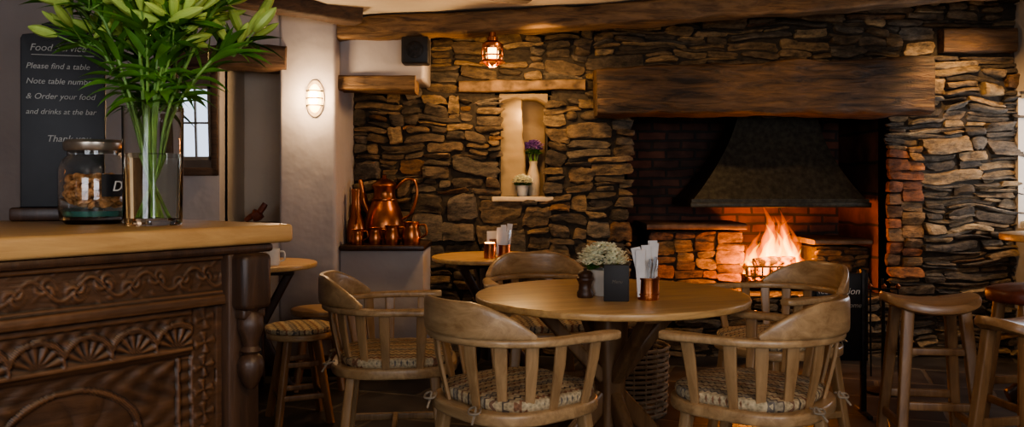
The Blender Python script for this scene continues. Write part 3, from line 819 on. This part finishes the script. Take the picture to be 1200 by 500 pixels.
place('lavender_vase', [lathe('vase', [(0, 0), (.042, 0), (.05, .02), (.055, .09), (.050, .17), (.036, .22), (.030, .25), (.038, .28), (.033, .28), (.026, .25), (0, .24)], CREAM, 32),
    tufts('blossom', (.0, 0, .37), .08, 210, .016, LAV, 3, 1.0), tufts('leaves', (0, 0, .33), .06, 40, .024, LEAF, 4, .9)]
    + [tube('stem', [(0, 0, .2), (.06*cos(k), .04*sin(k), .40)], .003, STEM, 6) for k in range(6)], (.155, 6.20, NZ0), 0, .9)
place('candle_glass', [lathe('glass', [(0, 0), (.035, 0), (.036, .09), (.033, .09), (.032, .008), (0, .007)], COPPER, 28), lathe('candle', [(0, .01), (.030, .01), (.030, .096), (0, .097)], CANDLE, 24)], (-.135, 5.16, ZT))
crd = [box('card', -.045, .045, -.003, .003, .0, .15, PAPER, .001), box('print', -.03, .03, -.0036, -.003, .05, .10, plain('card_print', (.25, .12, .08), .8), 0)]
place('table_card', crd, (-.115, 5.40, ZT), radians(15))
place('milk_mug', [lathe('mug', [(0, 0), (.04, 0), (.045, .01), (.045, .09), (.041, .09), (.04, .012), (0, .01)], WHITE, 28), tube('handle', smoothpath([(.043, 0, .075), (.07, 0, .07), (.07, 0, .03), (.043, 0, .02)], 5), .005, WHITE)], (-1.33, 4.72, ZT))

# copper jugs on shelf
ZS = .815
place('copper_jug', [lathe('body', [(0, 0), (.115, 0), (.13, .02), (.14, .08), (.135, .15), (.11, .23), (.08, .29), (.07, .33), (.073, .36), (.088, .385), (.09, .39), (.083, .39), (.066, .36), (0, .35)], COPPER, 40),
    lathe('band', [(.083, .285), (.089, .29), (.089, .298), (.08, .302)], COPPER, 40),
    tube('handle', smoothpath([(.083, 0, .37), (.15, 0, .43), (.215, 0, .42), (.23, 0, .32), (.19, 0, .2), (.13, 0, .16)], 6), .010, COPPER),
    sweep('spout', smoothpath([(-.11, 0, .2), (-.145, 0, .28), (-.155, 0, .36), (-.175, 0, .43)], 5), [(.05, .06)]*8+[(.03, .035)]*8, COPPER, e=2, up=(0, 1, 0)),
    lathe('lid', [(.086, .39), (.078, .405), (.04, .43), (.012, .445), (.016, .46), (0, .47)], COPPER, 32)], (-.865, 5.79, ZS), radians(-8), .98)
place('copper_kettle', [lathe('body', [(0, 0), (.05, 0), (.06, .03), (.061, .09), (.05, .15), (.034, .19), (.028, .3), (.032, .36), (0, .36)], COPPER, 32),
    tube('handle', smoothpath([(.03, 0, .33), (.07, 0, .34), (.085, 0, .24), (.055, 0, .13)], 5), .007, COPPER)], (-1.035, 5.66, ZS), radians(-80))
mug = [lathe('cup', [(0, 0), (.038, 0), (.042, .01), (.046, .045), (.038, .075), (.034, .09), (.040, .105), (.037, .105), (.03, .09), (0, .085)], COPPER, 28),
       tube('handle', smoothpath([(.036, 0, .09), (.07, 0, .09), (.075, 0, .05), (.042, 0, .03)], 5), .005, COPPER)]
for x, y, s in ((-1.0, 5.52, .95), (-.885, 5.53, 1.05), (-.775, 5.53, 1.2), (-.655, 5.54, 1.4)): place('copper_mug', mug, (x, y, ZS), radians(-15), s)
place('wooden_ornament', [sweep('wooden_ornament', smoothpath([(-.07, 0, .02), (-.03, 0, .05), (.0, 0, .055), (.03, 0, .09), (.055, 0, .13)], 6), [(.05, .04)]*8+[(.06, .08)]*8+[(.03, .04)]*9, LEATH, e=2.2, rough=.008)], (-1.66, 5.55, .95))
place('wall_speaker', [box('case', -.085, .085, -.07, .07, 0, .17, BLACK, .012), lathe('cone', [(0, 0), (.05, 0), (.055, .004), (.05, .006), (.02, .002), (0, .004)], IRON, 28)], (-.61, 5.42, 1.965))
bpy.data.objects['wall_speaker'].children[1].rotation_euler = (pi/2, 0, 0); bpy.data.objects['wall_speaker'].children[1].location = (0, -.069, .085)

mc = Vector((-1.985, 5.345, 1.60)); cam = Vector((0, 0, 1.21)); tgt = Vector((-3.72, -1.6, 1.5))
nrm = ((tgt-mc).normalized()-(mc-cam).normalized()).normalized()
mw, mh = .14, .34
mo = place('wall_mirror', [box('glass', -mw+.03, mw-.03, -.006, 0, -mh+.03, mh-.03, MIR, 0), box('frame_l', -mw, -mw+.04, -.02, .012, -mh, mh, BEAMD, .006), box('frame_r', mw-.04, mw, -.02, .012, -mh, mh, BEAMD, .006),
    box('frame_t', -mw, mw, -.02, .012, mh-.05, mh, BEAMD, .006), box('frame_b', -mw, mw, -.02, .012, -mh, -mh+.05, BEAMD, .006)], mc)
mo.rotation_mode = 'QUATERNION'; mo.rotation_quaternion = (-nrm).to_track_quat('Y', 'Z')

WL = (-1.24, 5.38, 1.745)
lp = lathe('glass', [(0, 0), (.040, .004), (.044, .015), (.040, .035), (.028, .05), (0, .056)], LAMPG, 28); lp.transform(Matrix.Rotation(pi/2, 4, 'X') @ Matrix.Diagonal((1, 2.1, 1, 1)))
bk = lathe('backplate', [(0, 0), (.056, 0), (.058, .012), (.05, .018), (0, .018)], CREAM, 28); bk.transform(Matrix.Rotation(pi/2, 4, 'X') @ Matrix.Diagonal((1, 2, 1, 1)))
cg = [tube('cage', smoothpath([(-.052, -.01, z), (-.035, -.052, z), (0, -.066, z), (.035, -.052, z), (.052, -.01, z)], 4), .0042, IRON, 6) for z in (-.045, .0, .045)]
place('wall_lamp', [bk, lp]+cg, WL)
CLX, CLY, CLZ = -.125, 5.44, 2.05
place('ceiling_lamp', [lathe('collar', [(0, .11), (.02, .11), (.02, .085), (.03, .08), (.03, .06), (.055, .045), (.06, .02), (.058, .015), (0, .02)], COPPER, 28), lathe('bulb_glass', [(0, .02), (.03, .018), (.037, -.015), (.03, -.045), (0, -.056)], LAMPG, 24),
    lathe('ring', [(.05, -.02), (.053, -.016), (.056, -.02), (.053, -.024)], COPPER, 28), lathe('shade_ring', [(.055, -.045), (.068, -.055), (.072, -.062), (.06, -.056)], COPPER, 28)]
    + [tube('cage', smoothpath([(.055*cos(k*pi/3), .055*sin(k*pi/3), .02), (.055*cos(k*pi/3), .055*sin(k*pi/3), -.03), (.03*cos(k*pi/3), .03*sin(k*pi/3), -.075), (0, 0, -.082)], 4), .0045, COPPER, 6) for k in range(6)], (CLX, CLY, CLZ), 0, 1.15)

# ================================================================ FIRE
HX, HY = 1.92, 6.47
v = []; f = []; lev = []
for k in range(15):
    t = k/14; g = (1-t)**1.9
    lev.append((1.10+.80*t, HX+.06*t, .27+.345*g, .14+.21*g))
lev = [(1.045, HX, .635, .37), (1.10, HX, .635, .37)]+[(1.10, HX, .615, .35)]+lev[1:]+[(2.6, HX+.06, .26, .13)]
for z, cx, hw, hd in lev:
    v += [(cx-hw, HY-hd, z), (cx+hw, HY-hd, z), (cx+hw, HY+hd, z), (cx-hw, HY+hd, z)]
for j in range(len(lev)-1):
    for i in range(4): f.append((4*j+i, 4*j+(i+1) % 4, 4*j+4+(i+1) % 4, 4*j+4+i))
place('fireplace_hood', [M('hood', v, f, HOOD, ang=25), box('rim', HX-.645, HX+.645, HY-.385, HY-.37, 1.04, 1.075, HOOD, .004)])
FX, FY, FZ = 1.95, 6.42, .50
P = []
for i in range(9):
    x = -.22+i*.055; P.append(sweep('bar', [(x, -.15, -.04), (x, -.155, .10)], [(.012, .012)]*2, IRON, e=3))
P += [sweep('rail', [(-.24, -.15, z), (.24, -.15, z)], [(.016, .016)]*2, IRON, e=3) for z in (-.04, .03, .10)]
P += [sweep('side', [(s*.24, -.15, .09), (s*.24, .15, .09)], [(.016, .016)]*2, IRON, e=3) for s in (-1, 1)]
P += [sweep('foot', [(s*.22, q*.13, -.08), (s*.22, q*.13, .10)], [(.02, .02)]*2, IRON, e=3) for s in (-1, 1) for q in (-1, 1)]
P.append(box('tray', -.23, .23, -.14, .14, -.045, -.03, IRON))
place('fire_grate', P, (FX, FY, FZ))
rr = random.Random(3)
P = []
for i in range(7):
    a = rr.uniform(-.5, .5); z = .0+.035*(i//2); y = -.08+.08*(i % 3); L = rr.uniform(.14, .2)
    P.append(sweep('log', [(-L*cos(a), y-L*sin(a)*.5, z+.02), (0, y, z+.03), (L*cos(a), y+L*sin(a)*.5, z+.035)], [(.07, .065), (.075, .07), (.06, .06)], EMB, e=2.3, rough=.012, rs=14, seed=i))
place('burning_logs', P, (FX, FY, FZ))
def tongue(name, x, y, z, h, r, mat, seed):
    v = []; f = []; n = 14; N = 20
    for j in range(N+1):
        t = j/N; w = r*(sin(pi*min(1, t*.8+.2)**.8)**.9 if t < 1 else 0)*(1-t*.45)*(1+.35*noise.noise(Vector((t*5, seed*7.7, 2))))+.0005
        ox = .28*h*noise.noise(Vector((t*2.8, seed*3.1, 0)))*t+.02*sin(t*5+seed); oy = .02*sin(t*6+seed*2)
        for i in range(n):
            a = 2*pi*i/n; q = w*(1+.3*noise.noise(Vector((cos(a)*1.5, sin(a)*1.5, t*4+seed))))
            v.append((x+ox+q*cos(a), y+oy+q*.7*sin(a), z+h*t))
    for j in range(N):
        for i in range(n): f.append((j*n+i, j*n+(i+1) % n, (j+1)*n+(i+1) % n, (j+1)*n+i))
    f.append(tuple(range(n))); f.append(tuple(N*n+i for i in range(n)))
    return M(name, v, f, mat)
P = []
fl = [(-.16, 0, .22, .06), (-.10, .03, .33, .06), (-.04, -.02, .44, .07), (.02, .0, .52, .075), (.08, .02, .44, .065), (.13, -.01, .50, .06), (.18, 0, .38, .055), (.23, .02, .27, .045), (-.20, .02, .16, .035), (.04, .05, .40, .06), (.12, -.04, .26, .07), (-.05, -.05, .24, .07), (.0, -.06, .16, .09), (.17, .04, .44, .045)]
for i, (x, y, h, r) in enumerate(fl):
    P.append(tongue('flame', x, y, .03, h, r, FL_OUT, i+1)); P.append(tongue('flame_core', x, y, .03, h*.74, r*.65, FL_IN, i+1))
place('fire_flames', P, (FX, FY, FZ))

def basket(r, h):
    it = []
    for k in range(14):
        z = .015+h*k/14; pts = [((r+.012*k/14+.005*sin(i*pi/2+k*pi))*cos(2*pi*i/40), (r+.012*k/14+.005*sin(i*pi/2+k*pi))*sin(2*pi*i/40), z) for i in range(41)]
        it.append(sweep('x', pts, [(.012, .018)]*41, None, e=2, n=6, ret=True))
    for i in range(20):
        a = 2*pi*i/20; it.append(sweep('x', [(r*cos(a), r*sin(a), 0), ((r+.012)*cos(a), (r+.012)*sin(a), h)], [(.01, .01)]*2, None, e=2, n=6, up=(cos(a), sin(a), 0), ret=True))
    return [merge('weave', it, WICK), lathe('base', [(0, 0), (r, 0), (r, .012), (0, .012)], WICK, 24)]
B = basket(.2, .36)
for i in range(5): B.append(sweep('log', [(-.1+.05*i, -.08+.03*i, .05), (-.12+.06*i, -.07+.04*i, .44)], [(.07, .07)]*2, BEAMD, e=2.2, up=(0, 1, 0), rough=.008, rs=10))
place('log_basket', B, (.62, 4.55, 0))
sg = [box('board', -.15, .15, -.012, .012, .28, .74, BLACK, .004), box('leg_l', -.14, -.115, -.02, .02, 0, .76, IRON), box('leg_r', .115, .14, -.02, .02, 0, .76, IRON), box('foot_l', -.14, -.115, -.12, .12, 0, .02, IRON), box('foot_r', .115, .14, -.12, .12, 0, .02, IRON),
      textm('sign_writing', 'Reservation', .048, CHALK, -.125, .63, -.0135), textm('sign_writing', 'parties welcome', .036, CHALKD, -.125, .56, -.0135)]
place('reservation_sign', sg, (1.72, 4.5, 0), radians(-5))
ft = [lathe('base', [(0, 0), (.1, 0), (.1, .015), (.02, .03), (0, .03)], IRON, 24), tube('pole', [(0, 0, .02), (0, 0, .66)], .008, IRON, 8), tube('crossbar', [(-.09, 0, .6), (.09, 0, .6)], .006, IRON, 8)]
for x in (-.08, .0, .08): ft.append(tube('tool', [(x, -.02, .6), (x, -.03, .1)], .005, IRON, 6)); ft.append(lathe('knob', [(0, 0), (.012, .005), (.014, .02), (0, .035)], COPPER, 12, (x, -.02, .6)))
place('fireplace_tools', ft, (2.15, 4.95, 0))

# ================================================================ LIGHTS
def light(name, kind, loc, energy, col, size=.1, tgt=None, spot=None, blend=.6, sy=None):
    d = bpy.data.lights.new(name, kind); d.energy = energy; d.color = col
    if kind == 'AREA':
        d.size = size
        if sy: d.shape = 'RECTANGLE'; d.size_y = sy
    else: d.shadow_soft_size = size
    if kind == 'SPOT': d.spot_size = radians(spot); d.spot_blend = blend
    o = bpy.data.objects.new(name, d); COL.objects.link(o); o.location = loc
    if tgt: o.rotation_euler = (Vector(tgt)-Vector(loc)).to_track_quat('-Z', 'Y').to_euler()
    return o
WARM = (1, .62, .28); WARM2 = (1, .70, .40); FIRE = (1, .32, .06); DAY = (.93, .94, 1)
light('table_spot', 'SPOT', (.50, 3.45, 2.36), 185, WARM2, .04, (.42, 3.46, 0), 46, 1.)
light('niche_light', 'POINT', (.09, 6.06, 1.70), 1.3, WARM, .02)
light('wall_lamp_light', 'POINT', (WL[0], WL[1]-.13, WL[2]), 15, WARM2, .05)
light('ceiling_lamp_light', 'POINT', (CLX, CLY-.02, CLZ-.15), 18, WARM, .05)
light('stone_spot_left', 'SPOT', (.2, 5.2, 2.20), 38, WARM, .04, (.15, 6.05, 1.15), 115, .8)
light('stone_spot_right', 'SPOT', (3.0, 5.3, 2.42), 74, WARM, .04, (3.08, 6.05, 1.3), 95, .9)
light('mantel_spot', 'SPOT', (1.7, 4.6, 2.36), 22, WARM, .05, (1.75, 6.1, 1.35), 75, .9)
light('bar_spot', 'SPOT', (-.45, 1.3, 2.4), 50, WARM2, .05, (-.95, 2.3, 1.2), 62, .8)
light('bar_front_fill', 'SPOT', (.35, .9, 2.2), 34, WARM2, .05, (-.85, 2.0, .85), 50, .9)  # added fill to brighten the carved front, no fixture modelled
light('room_warm_fill', 'POINT', (.9, .9, 2.2), 18, WARM2, .12)  # added warm fill for the whole room, not an actual lamp
light('fire_light', 'POINT', (FX, FY-.14, FZ+.18), 24, FIRE, .10)
light('fire_light_low', 'POINT', (FX-.25, FY-.3, FZ+.14), 14, FIRE, .06)
light('day_window_a', 'AREA', (-1.4, -1.85, 1.5), 46, DAY, 1.6, (-1.4, 3, 1.2), sy=1.2)
light('day_window_b', 'AREA', (1.5, -1.85, 1.5), 62, DAY, 1.8, (1.0, 3, .8), sy=1.2)
light('day_window_c', 'AREA', (XR+.28, 5.3, 1.4), 12, DAY, 1.1, (0, 5.0, 1.2), sy=.9)

w = bpy.data.worlds.new('World'); S.world = w; w.use_nodes = True
w.node_tree.nodes['Background'].inputs[0].default_value = (.70, .82, 1, 1); w.node_tree.nodes['Background'].inputs[1].default_value = 1.8

cd = bpy.data.cameras.new('Camera'); cd.lens = 30; cd.sensor_width = 36; cd.shift_y = -35/1200; cd.clip_start = .05
co = bpy.data.objects.new('Camera', cd); COL.objects.link(co); co.location = (0, 0, 1.21); co.rotation_euler = (pi/2, 0, 0)
S.camera = co
try: S.view_settings.look = 'AgX - Medium High Contrast'
except Exception: pass
